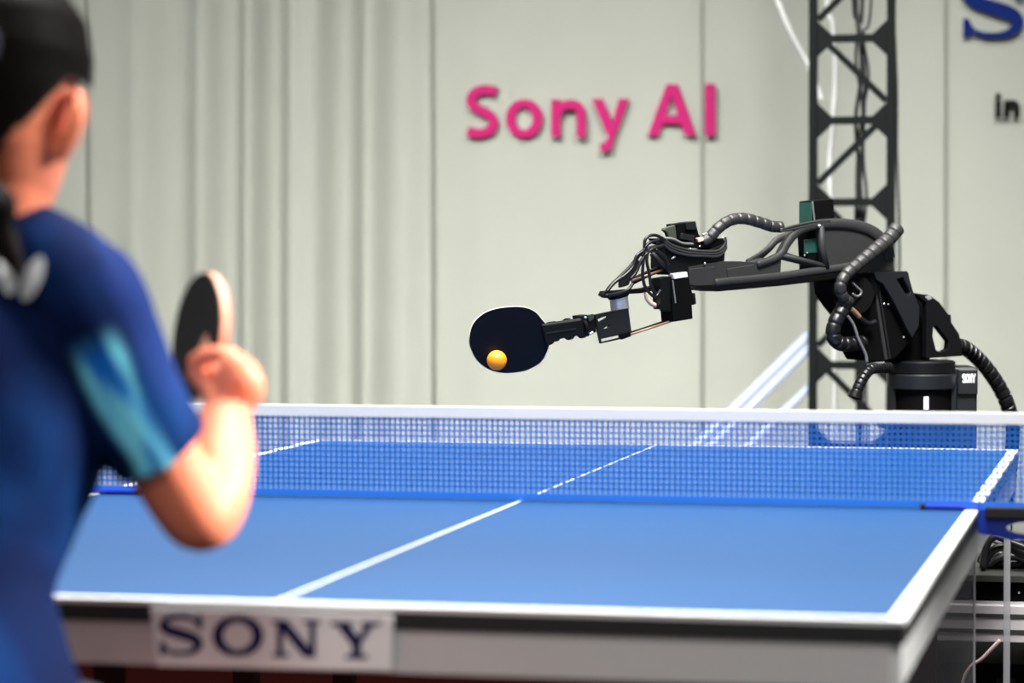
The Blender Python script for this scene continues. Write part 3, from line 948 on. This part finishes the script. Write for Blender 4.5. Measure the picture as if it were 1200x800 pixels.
# ================================================================== robot stand and equipment right of the table
sc0 = pd(1165, 640, 6.35)
SX, SY = BC.x + 0.20, BC.y
stand = thing('equipment_stand', 'grey metal profile stand with shelves carrying the robot and electronics', 'stand', (SX, SY, 0))
zs_ = lambda py: pd(1170, py, 6.15).z
obj('top_plate', box(B(), (SX, SY, ZP - 0.0065), (0.86, 0.46, 0.013)), M_grey, stand)
for z0, z1 in ((zs_(745), zs_(702)), (0.06, 0.10)):
    for y in (-0.21, 0.21):
        zc = (z0 + z1) / 2
        bmx = obj('cross_beam', box(B(), (SX, SY + y, zc), (0.82, 0.04, z1 - z0)), M_alu, stand, None, 0.002)
        for f in (0.3, 0.72):
            obj('beam_groove', box(B(), (SX, SY + y - 0.0195, z0 + (z1 - z0) * f), (0.80, 0.006, 0.008)), M_grey, bmx)
for x in (-0.41, 0.41):
    for y in (-0.21, 0.21):
        obj('post', box(B(), (SX + x, SY + y, (ZP - 0.013) / 2), (0.04, 0.04, ZP - 0.013)), M_alu, stand, None, 0.002)
obj('shelf', box(B(), (SX, SY, zs_(703) + 0.004), (0.80, 0.42, 0.008)), M_alu, stand)
zsh = zs_(703) + 0.008
cb = thing('controller_box', 'flat black controller box on the upper shelf of the grey stand', 'controller', (SX + 0.05, SY - 0.02, zsh))
CH = ZP - 0.013 - zsh - 0.004
obj('case', box(B(), (SX, SY - 0.03, zsh + CH / 2), (0.70, 0.36, CH)), M_matt, cb, None, 0.003)
for i, x in enumerate((0.07, 0.11, 0.15)):
    obj('port', box(B(), (SX + x, SY - 0.211, zsh + CH / 2), (0.026, 0.006, 0.022)), M_grey if i == 2 else M_slate, cb)
obj('indicator', ball(B(), (SX + 0.025, SY - 0.211, zsh + 0.02), 0.003, u=8, v=6), M_silver, cb, 180)
lb = thing('power_unit', 'black power unit on the lower rails of the grey stand', 'power unit', (SX + 0.02, SY, 0.10))
obj('case', box(B(), (SX + 0.02, SY + 0.02, 0.19), (0.72, 0.34, 0.18)), M_matt, lb, None, 0.004)
for i in range(6):
    obj('vent_rib', box(B(), (SX - 0.02 + i * 0.03, SY - 0.153, 0.2), (0.01, 0.008, 0.10)), M_slate, lb)
obj('socket', lathe(B(), (SX + 0.13, SY - 0.15, 0.2), [(0.018, 0), (0.018, 0.012), (0.012, 0.014), (0.012, 0.004)], 20, V((0, -1, 0))), M_grey, lb, 40)
# cables heaped on the plate beside the robot foot
YY = SY - 0.16
for k, (pts, r, m) in enumerate(((((1152, 664), (1156, 640), (1166, 629), (1182, 634), (1198, 640), (1230, 650)), .008, M_wire),
                                (((1150, 668), (1162, 646), (1180, 641), (1200, 650), (1230, 652)), .009, M_wire),
                                (((1150, 660), (1158, 634), (1176, 636), (1196, 632), (1230, 628)), .006, M_wireg),
                                (((1154, 668), (1170, 655), (1190, 652), (1210, 660), (1235, 662)), .009, M_wire),
                                (((1148, 667), (1153, 652), (1168, 660), (1186, 663), (1206, 656), (1232, 666)), .010, M_wire),
                                (((1149, 667), (1160, 663), (1178, 667), (1196, 662), (1214, 667), (1234, 660)), .010, M_wire),
                                (((1157, 655), (1172, 648), (1184, 658), (1205, 646), (1230, 642)), .006, M_hose),
                                (((1186, 648), (1194, 648), (1204, 650), (1225, 652)), .010, M_brass))):
    P = catmull([at(x, y, YY + 0.018 * k) for x, y in pts], 8)
    P = [V((p.x, p.y, max(p.z, ZP + r))) for p in P]
    o = obj('loose_cable', tube(B(), P, r, 8), m, None, 180)
    tag(o, ('%s lying in the cable heap on top of the grey stand' % ('thick tan cable' if m is M_brass else 'thin grey cable' if m is M_wireg else 'dark ribbed cable' if m is M_hose else 'thick black cable')), 'cable', 'cables heaped on the stand')
P = catmull([at(x, y, SY - 0.25) for x, y in ((1172, 750), (1162, 760), (1150, 772), (1137, 781), (1128, 800), (1124, 840))], 8)
tag(obj('pink_cable', tube(B(), P, lambda i, t: 0.0045 - 0.002 * t, 8), mat('cable_pink', (0.62, 0.42, 0.42), 0.5), None, 180), 'thin pale pink cable hanging before the black power unit', 'cable')
rt = thing('network_box', 'low black box behind the cable heap on top of the grey stand', 'network box', (SX + 0.2, SY + 0.08, ZP))
obj('case', box(B(), (SX + 0.2, SY + 0.09, ZP + 0.022), (0.42, 0.16, 0.044)), M_matt, rt, None, 0.003)
for i in range(5):
    obj('port', box(B(), (SX + 0.06 + i * 0.03, SY + 0.009, ZP + 0.02), (0.018, 0.004, 0.014)), M_slate, rt)
# clear acrylic guards
g1 = [at(1072, 645, 0.62), at(1143.5, 655, 0.62), at(1135, 815, 0.62), at(1055, 815, 0.62)]
x0, x1 = at(1060, 700, 0.62).x, at(1142, 700, 0.62).x
gp = thing('acrylic_guard', 'clear acrylic guard sheet under the right side of the blue table', 'guard', ((x0 + x1) / 2, 0.62, 0))
obj('sheet', box(B(), ((x0 + x1) / 2 - 0.1, 0.62, 0.345), (x1 - x0 + 0.2, 0.004, 0.69)), M_clear, gp)
obj('sheet_edge', box(B(), (x1, 0.62, 0.345), (0.004, 0.006, 0.69)), mat('acrylic_edge', (0.75, 0.75, 0.78), 0.2), gp)
x0 = at(1180, 700, 0.9).x
tag(obj('acrylic_post', box(B(), (x0, 0.9, 0.33), (0.013, 0.013, 0.66)), clear_mat('acrylic_post', (0.55, 0.55, 0.58), 0.45), None, None, 0.002), 'slim clear acrylic post standing before the equipment stand', 'post')

# ================================================================== player
player = thing('person', 'person seen from behind in a blue patterned shirt holding a racket beside the table', 'person',
               (pd(-70, 790, 3.05).x, pd(-70, 790, 3.05).y, 0))
LT = (HR * 0.97 + HF * 0.22).normalized()          # shoulder line


def head_ring(z, n=28):                             # head outline, local x right, y forward
    tab = [(-.118, .016, .020, .055), (-.108, .033, .042, .040), (-.085, .047, .066, .022), (-.05, .061, .082, .010), (0, .071, .092, .003), (.04, .074, .096, -.003), (.075, .068, .090, -.006), (.10, .050, .068, -.008), (.114, .024, .034, -.008)]
    for a, b in zip(tab, tab[1:]):
        if z <= b[0]:
            t = (z - a[0]) / (b[0] - a[0])
            w, d, y = (a[i] + (b[i] - a[i]) * t for i in (1, 2, 3))
            break
    return w, d, y


HS = 1.10
hc = pd(4, 116, 3.08)
HD = (HF * math.cos(0.13) + HR * math.sin(0.13)).normalized()
HX = V((HD.y, -HD.x, 0))
HZ = (ZZ + HD * 0.12).normalized()
HY = HZ.cross(HX)
hp = lambda x, y, z: hc + (HX * x + HY * y + HZ * z) * HS


def head_grid(grow, zs, n=32):
    R = []
    for z in zs:
        w, d, y = head_ring(z)
        R.append([hp((w + grow) * math.sin(2 * PI * k / n), y + (d + grow) * math.cos(2 * PI * k / n), z * (1 + grow * 4)) for k in range(n)])
    return R


zs = [-.117, -.108, -.095, -.08, -.065, -.05, -.03, -.01, .01, .03, .05, .07, .085, .1, .113]
bm = B()
rings(bm, head_grid(0, zs))
loft(bm, [(hp(0, .088, .018), .008, .008), (hp(0, .098, -.005), .010, .010), (hp(0, .108, -.028), .015, .012), (hp(0, .094, -.040), .012, .010)], HX, 12)   # nose
loft(bm, [(hp(-.04, .083, .03), .008, .006), (hp(0, .092, .034), .01, .006), (hp(.04, .083, .03), .008, .006)], ZZ, 10)                                     # brow
for s in (-1, 1):
    loft(bm, [(hp(s * .062, -.008, -.062), .011, .006), (hp(s * .074, -.014, -.042), .016, .008), (hp(s * .083, -.020, -.018), .020, .008), (hp(s * .081, -.017, .004), .014, .006)], HY, 12)
T = [(-70, 850, 3.05, .148, .112), (-72, 800, 3.05, .137, .106), (-74, 750, 3.06, .127, .10), (-76, 690, 3.07, .119, .09), (-66, 630, 3.09, .123, .094), (-55, 580, 3.10, .133, .10), (-42, 500, 3.11, .150, .107), (-32, 420, 3.11, .158, .105), (-24, 350, 3.11, .150, .085), (-18, 300, 3.10, .105, .068), (-10, 262, 3.10, .068, .058), (-4, 225, 3.09, .054, .055), (0, 190, 3.08, .052, .056), (4, 150, 3.08, .05, .055)]
loft(bm, [(pd(x, y, d), w, h) for x, y, d, w, h in T], LT, 28)
# right arm
SH, E1 = pd(102, 358, 3.09), pd(232, 604, 3.17)
ARM = [(SH, .060), (pd(118, 395, 3.10), .058), (pd(143, 448, 3.115), .050), (pd(186, 530, 3.14), .046), (pd(222, 592, 3.165), .043), (pd(238, 605, 3.18), .0415), (pd(250, 580, 3.20), .043), (pd(259, 540, 3.235), .041), (pd(263, 500, 3.27), .034), (pd(265, 470, 3.30), .027), (pd(266, 452, 3.315), .026)]
loft(bm, [(p, r, r * .96) for p, r in ARM], HF, 20)
loft(bm, [(pd(30, 300, 3.10), .06, .05), (pd(70, 325, 3.095), .058, .05), (SH, .058, .056)], HF, 18)
# left arm, out of the frame
LS = pd(-150, 350, 3.13)
LE = LS - LT * 0.09 + HF * 0.08 - ZZ * 0.26
LH = LE + HF * 0.23 + ZZ * 0.03 + LT * 0.04
loft(bm, [(pd(-80, 315, 3.11), .058, .05), (LS, .058, .056), (LS * .5 + LE * .5, .048, .047), (LE, .042, .041)], HF, 18)
loft(bm, [(LE - HF * .02, .034, .034), (LE + HF * .05, .042, .041), (LE * .4 + LH * .6, .035, .034), (LH, .026, .024)], ZZ, 16)
for i in range(4):                                  # left hand
    k = LH + HF * 0.10 + ZZ * (0.03 - 0.02 * i)
    tube(bm, catmull([LH + HF * 0.05 + ZZ * (0.015 - .01 * i), k, k + HF * .03 + LT * .012, k + HF * .045 + LT * .03], 5), 0.0088, 8)
loft(bm, [(LH, .024, .02), (LH + HF * .05, .036, .016), (LH + HF * .10, .040, .013)], ZZ, 12)
tube(bm, catmull([LH + HF * .02 + ZZ * .015, LH + HF * .05 + ZZ * .04 + LT * .015, LH + HF * .075 + ZZ * .05 + LT * .03], 5), 0.0095, 8)
# legs
PC = pd(-66, 850, 3.05)
FEET = []
for s in (-1, 1):
    hip = PC + LT * (0.085 * s) - ZZ * 0.02
    kn = PC + LT * (0.19 * s) + HF * 0.20 - ZZ * (PC.z - 0.42)
    an = PC + LT * (0.25 * s) - HF * 0.02 - ZZ * (PC.z - 0.085)
    loft(bm, [(hip + ZZ * .02, .08, .085), (hip, .085, .088), (hip * .5 + kn * .5, .072, .072), (kn, .054, .056)], LT, 20)
    loft(bm, [(kn + ZZ * .015, .05, .05), (kn * .68 + an * .32 - HF * .015, .054, .056), (kn * .25 + an * .75, .037, .038), (an, .033, .036), (an - ZZ * .03, .033, .04)], LT, 18)
    FEET.append(an)

# racket hand
Hc = pd(259, 441, 3.31)
w_ = (HR * .26 + ZZ * .93 - HF * .22).normalized()
a_ = (HR * -.40 + ZZ * .25 + HF * .88)
a_ = (a_ - w_ * a_.dot(w_)).normalized()
n_ = a_.cross(w_).normalized()
if n_.dot(CF) > 0:
    n_ = -n_
# round the handle: angle 0 = right, 90 = up
r1 = (HR - a_ * HR.dot(a_)).normalized()
r2 = r1.cross(a_)
if r2.z < 0:
    r2 = -r2
hand = lambda s, deg, rad: Hc + a_ * s + (r1 * math.cos(math.radians(deg)) + r2 * math.sin(math.radians(deg))) * rad
WR = pd(266, 452, 3.315)
loft(bm, [(WR - ZZ * .01, .026, .024), (hand(-.02, -30, .024), .030, .020), (hand(-.005, 5, .0245), .038, .014), (hand(.005, 35, .024), .034, .011)], a_, 16)
loft(bm, [(WR - ZZ * .012, .025, .025), (Hc - a_ * .038 + r1 * .014 - r2 * .006, .027, .024), (Hc - a_ * .032 + r1 * .010 + r2 * .016, .024, .022), (Hc - a_ * .018 + r1 * .006 + r2 * .030, .014, .014)], r1, 16)
for i in range(4):
    s = 0.036 - 0.0215 * i
    L = (1.0, 1.06, 1.0, .85)[i]
    tube(bm, catmull([hand(s * .8, 35, .027), hand(s, 62, .031), hand(s, 20, .031), hand(s, -30, .030), hand(s - .002, -85, .0275), hand(s - .003, -85 - 75 * L, .0255), hand(s - .004, -85 - 118 * L, .0235)][:1]
                     + [hand(s, 10, .028), hand(s, -30, .0275), hand(s - .001, -75, .0255), hand(s - .003, -85 - 70 * L, .0235), hand(s - .004, -85 - 112 * L, .022)], 6), 0.0092 if i < 3 else .008, 10)
tube(bm, catmull([hand(-.025, 40, .026), hand(-.006, 85, .029), hand(.012, 128, .029), hand(.032, 160, .026)], 6), lambda i, t: .0125 - .003 * t, 10)
body = fuse(bm, 'body', 0.0042, 5, M_skin, player)

for s in (-1, 1):
    eo = obj('eye', ball(B(), hp(s * .031, .078, .008), .0125, u=16, v=10), M_eye, player, 180)
    obj('iris', ball(B(), hp(s * .031, .0865, .008), .0058, u=12, v=8), M_hair, eo, 180)
    obj('eyebrow', tube(B(), catmull([hp(s * .014, .097, .030), hp(s * .032, .093, .036), hp(s * .05, .078, .031)], 5), .0028, 8), M_hair, player, 180)
for z in (-.062, -.070):
    obj('lip', tube(B(), catmull([hp(-.022, .080, z * .3 - .0462), hp(0, .091, z), hp(.022, .080, z * .3 - .0462)], 6), .004, 8), M_lip, player, 180)

# hair drawn back into a tail
n = 120
zz = [-.10 + .0045 * i for i in range(47)] + [.113]
bm = B()
G = head_grid(0.012, zz, n)
vs = [[bm.verts.new(p) for p in r] for r in G]
for i in range(len(zz) - 1):
    for k in range(n):
        th = abs((k + .5) / n * 2 - 1) * PI        # 0 at the back, PI at the face
        z = (zz[i] + zz[i + 1]) / 2
        lim = 0.3 + (z + .060) * 12 if z < .012 else 1.8 + (z - .012) * 25
        if z < -.075:
            lim = 0
        if th < lim:
            bm.faces.new((vs[i][k], vs[i][(k + 1) % n], vs[i + 1][(k + 1) % n], vs[i + 1][k]))
bm.faces.new(vs[-1])
for v in [v for v in bm.verts if not v.link_faces]:
    bm.verts.remove(v)
bmesh.ops.solidify(bm, geom=bm.faces[:], thickness=0.012)
hair = obj('hair', bm, M_hair, player, 180)
bm = B()
loft(bm, [(hp(0, -.092, .035), .022, .02), (hp(0, -.13, .03), .030, .028), (hp(-.005, -.145, -.03), .032, .03), (hp(-.01, -.135, -.11), .03, .026), (pd(-16, 235, 2.965), .030, .022), (pd(-5, 268, 2.975), .022, .014), (pd(12, 298, 2.978), .013, .009), (pd(26, 326, 2.98), .004, .004)], HX, 18)
obj('ponytail', bm, M_hair, hair, 180)
obj('hair_tie', tube(B(), [hp(.024 * math.cos(t * PI / 8), -.105, .034 + .024 * math.sin(t * PI / 8)) for t in range(16)], .006, 8, True), M_shorts, hair, 180)

# shirt: torso and short sleeves, printed cloth
bm = B()
g = .011
TS = [(x, y, d, w + g, h + g) for x, y, d, w, h in T if y >= 262] 
TS[0] = (-68, 868, 3.05, .165, .128)
TS[-1] = (-10, 250, 3.10, .064, .062)
loft(bm, [(pd(x, y, d), w, h) for x, y, d, w, h in TS], LT, 32)
loft(bm, [(pd(20, 290, 3.10), .066, .056), (pd(65, 318, 3.095), .068, .06), (SH, .070, .066)], HF, 20)
SL = [(pd(80, 335, 3.09), .066), (SH, .071), (pd(118, 395, 3.10), .070), (pd(143, 448, 3.115), .064), (pd(170, 500, 3.13), .061), (pd(191, 531, 3.142), .0605)]
loft(bm, [(p, r, r * .97) for p, r in SL], HF, 24)
loft(bm, [(pd(-70, 312, 3.11), .066, .056), (LS, .071, .068), (LS * .45 + LE * .55, .061, .06)], HF, 20)
M_shirt = bpy.data.materials.new('shirt_cloth')
M_shirt.use_nodes = True
nt = M_shirt.node_tree
bs = nt.nodes['Principled BSDF']
bs.inputs['Roughness'].default_value = 0.85
bs.inputs['Specular IOR Level'].default_value = 0.08
bs.inputs['Sheen Weight'].default_value = 0.0
at_ = nt.nodes.new('ShaderNodeVertexColor')
at_.layer_name = 'print'
tc = nt.nodes.new('ShaderNodeTexCoord')
wv = nt.nodes.new('ShaderNodeTexNoise')
wv.inputs['Scale'].default_value = 900
bp = nt.nodes.new('ShaderNodeBump')
bp.inputs['Strength'].default_value = 0.2
bp.inputs['Distance'].default_value = 0.001
nt.links.new(tc.outputs['Object'], wv.inputs['Vector'])
nt.links.new(wv.outputs['Fac'], bp.inputs['Height'])
nt.links.new(bp.outputs['Normal'], bs.inputs['Normal'])
nt.links.new(at_.outputs['Color'], bs.inputs['Base Color'])
shirt = fuse(bm, 'shirt', 0.005, 6, M_shirt, player)
# creases in the cloth, then the dyed print (colour of the cloth itself)
me = shirt.data
ca = me.color_attributes.new('print', 'FLOAT_COLOR', 'POINT')
ax0, ax1 = SH, pd(191, 531, 3.142)
ad = (ax1 - ax0).normalized()
aL = (ax1 - ax0).length
lerp = lambda a, b, t: tuple(x + (y - x) * t for x, y in zip(a, b))
sst = lambda a, b, x: max(0, min(1, (x - a) / (b - a))) ** 2 * (3 - 2 * max(0, min(1, (x - a) / (b - a))))
side = ad.cross(CF).normalized()
if side.x < 0:
    side = -side                            # across the sleeve, to the right
NRM = [v.normal.copy() for v in me.vertices]
CO = [v.co.copy() for v in me.vertices]
NEW, COL = [], []
for i, p in enumerate(CO):
    q = noise.noise(V((p.x * 5, p.y * 5, p.z * 9)))
    p = p.copy()
    NEW.extend(p + NRM[i] * (0.004 * q + 0.003 * noise.noise(V((p.x * 13, p.y * 13, p.z * 17 + p.x * 12)))))
    n1 = noise.noise(V((p.x * 9, p.y * 9, p.z * 6 + 3)))
    n2 = noise.noise(V((p.x * 22 + 5, p.y * 22, p.z * 12)))
    c = lerp((0.0018, 0.0085, 0.048), (0.0025, 0.028, 0.120), max(0, min(1, n1 * 1.6 + .6 * n2)))
    c = lerp(c, (0.002, 0.006, 0.030), max(0, min(1, -n1 * 1.5 + .4 * n2)))
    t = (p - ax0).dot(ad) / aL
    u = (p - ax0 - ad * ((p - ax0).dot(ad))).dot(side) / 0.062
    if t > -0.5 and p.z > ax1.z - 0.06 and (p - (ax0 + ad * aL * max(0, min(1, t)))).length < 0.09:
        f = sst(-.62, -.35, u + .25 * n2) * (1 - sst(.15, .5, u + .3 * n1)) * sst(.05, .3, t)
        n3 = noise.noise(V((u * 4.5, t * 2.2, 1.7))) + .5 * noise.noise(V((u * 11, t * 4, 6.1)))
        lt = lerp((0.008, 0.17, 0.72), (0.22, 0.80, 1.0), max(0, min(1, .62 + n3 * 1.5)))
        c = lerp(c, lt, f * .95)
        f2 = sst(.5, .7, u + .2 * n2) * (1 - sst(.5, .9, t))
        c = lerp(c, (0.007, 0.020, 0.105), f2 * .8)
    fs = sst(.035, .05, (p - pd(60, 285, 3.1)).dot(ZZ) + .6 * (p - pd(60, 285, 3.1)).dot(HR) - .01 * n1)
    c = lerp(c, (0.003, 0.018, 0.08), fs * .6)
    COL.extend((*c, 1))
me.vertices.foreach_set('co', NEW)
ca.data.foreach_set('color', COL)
me.update()
bpy.context.view_layer.update()
# white petals printed on the back
def on_back(px, py):
    o_, d_ = CAM, ray(px, py).normalized()
    hit, loc, nor, _ = shirt.ray_cast(shirt.matrix_world.inverted() @ o_, shirt.matrix_world.inverted().to_3x3() @ d_)
    return (shirt.matrix_world @ loc - d_ * 0.003) if hit else pd(px, py, 3.0)


for c_, l_, w2, tilt in (((9, 317), 28, 11, -.12), ((38, 326), 28, 10.5, .38)):
    bm = B()
    pts = []
    for k in range(20):
        t = 2 * PI * k / 20
        a, b = math.cos(t) * w2, math.sin(t) * l_
        pts.append(on_back(c_[0] + a * math.cos(tilt) - b * math.sin(tilt), c_[1] + a * math.sin(tilt) + b * math.cos(tilt)))
    ctr = bm.verts.new(on_back(*c_))
    vv = [bm.verts.new(p) for p in pts]
    for k in range(20):
        bm.faces.new((ctr, vv[k], vv[(k + 1) % 20]))
    obj('emblem_petal', bm, mat('emblem_white', (0.95, 0.95, 0.95), 0.6), shirt)
bm = B()
loft(bm, [(PC + ZZ * .055, .140, .110), (PC + ZZ * .0, .155, .118), (PC - ZZ * .05, .155, .12), (PC - ZZ * .11, .155, .115)], LT, 28)
for s in (-1, 1):
    hip = PC + LT * (0.085 * s) - ZZ * 0.02
    kn = PC + LT * (0.19 * s) + HF * 0.20 - ZZ * (PC.z - 0.42)
    loft(bm, [(hip + ZZ * .055, .092, .098), (hip + ZZ * .01, .104, .106), (hip - ZZ * .03, .104, .106), (hip * .5 + kn * .5, .095, .092), (hip * .35 + kn * .65, .092, .09)], LT, 22)
fuse(bm, 'shorts', 0.007, 5, M_shorts, player)
for an in FEET:
    f0 = V((an.x, an.y, 0))
    bm = B()
    loft(bm, [(f0 - HF * .06 + ZZ * .045, .030, .044), (f0 + ZZ * .05, .038, .049), (f0 + HF * .08 + ZZ * .038, .046, .037), (f0 + HF * .15 + ZZ * .03, .042, .029), (f0 + HF * .185 + ZZ * .026, .022, .022)], LT, 18)
    sh = obj('shoe', bm, M_shoe, player, 180)
    bm = B()
    prism(bm, [f0 + LT * x + HF * y for x, y in ((-.03, -.07), (.03, -.07), (.042, 0), (.05, .09), (.045, .16), (.02, .195), (-.02, .195), (-.045, .16), (-.05, .09), (-.042, 0))], ZZ * .02)
    obj('sole', bm, M_edge, sh)

# the player's racket
PR = thing('table_tennis_racket', 'black-faced racket with orange edge held up in the hand of the player', 'racket', Hc)
bcn = Hc + a_ * 0.105 + w_ * 0.012
OV = []
for k in range(40):
    t = 2 * PI * k / 40
    x = math.cos(t) * .080
    y = math.sin(t) * .0775
    OV.append((x, y))
for nm, off, th, sc, m in (('blade', .0, .0085, 1.0, M_wood), ('rubber_sheet', .0023, .0022, .985, M_rubberb), ('rubber_sheet', -.0086, .0022, .985, M_rubred)):
    bm = B()
    prism(bm, [bcn + a_ * (x * sc) + w_ * (y * sc) + n_ * off for x, y in OV], -n_ * th)
    obj(nm, bm, m, PR)
bm = B()
loft(bm, [(Hc - a_ * .050, .0130, .0110), (Hc - a_ * .03, .0130, .0105), (Hc + a_ * .02, .0125, .0105), (Hc + a_ * .052, .018, .0105), (Hc + a_ * .075 + w_ * .004, .026, .0065)], w_, 16)
obj('handle', bm, M_wood, PR, 180)
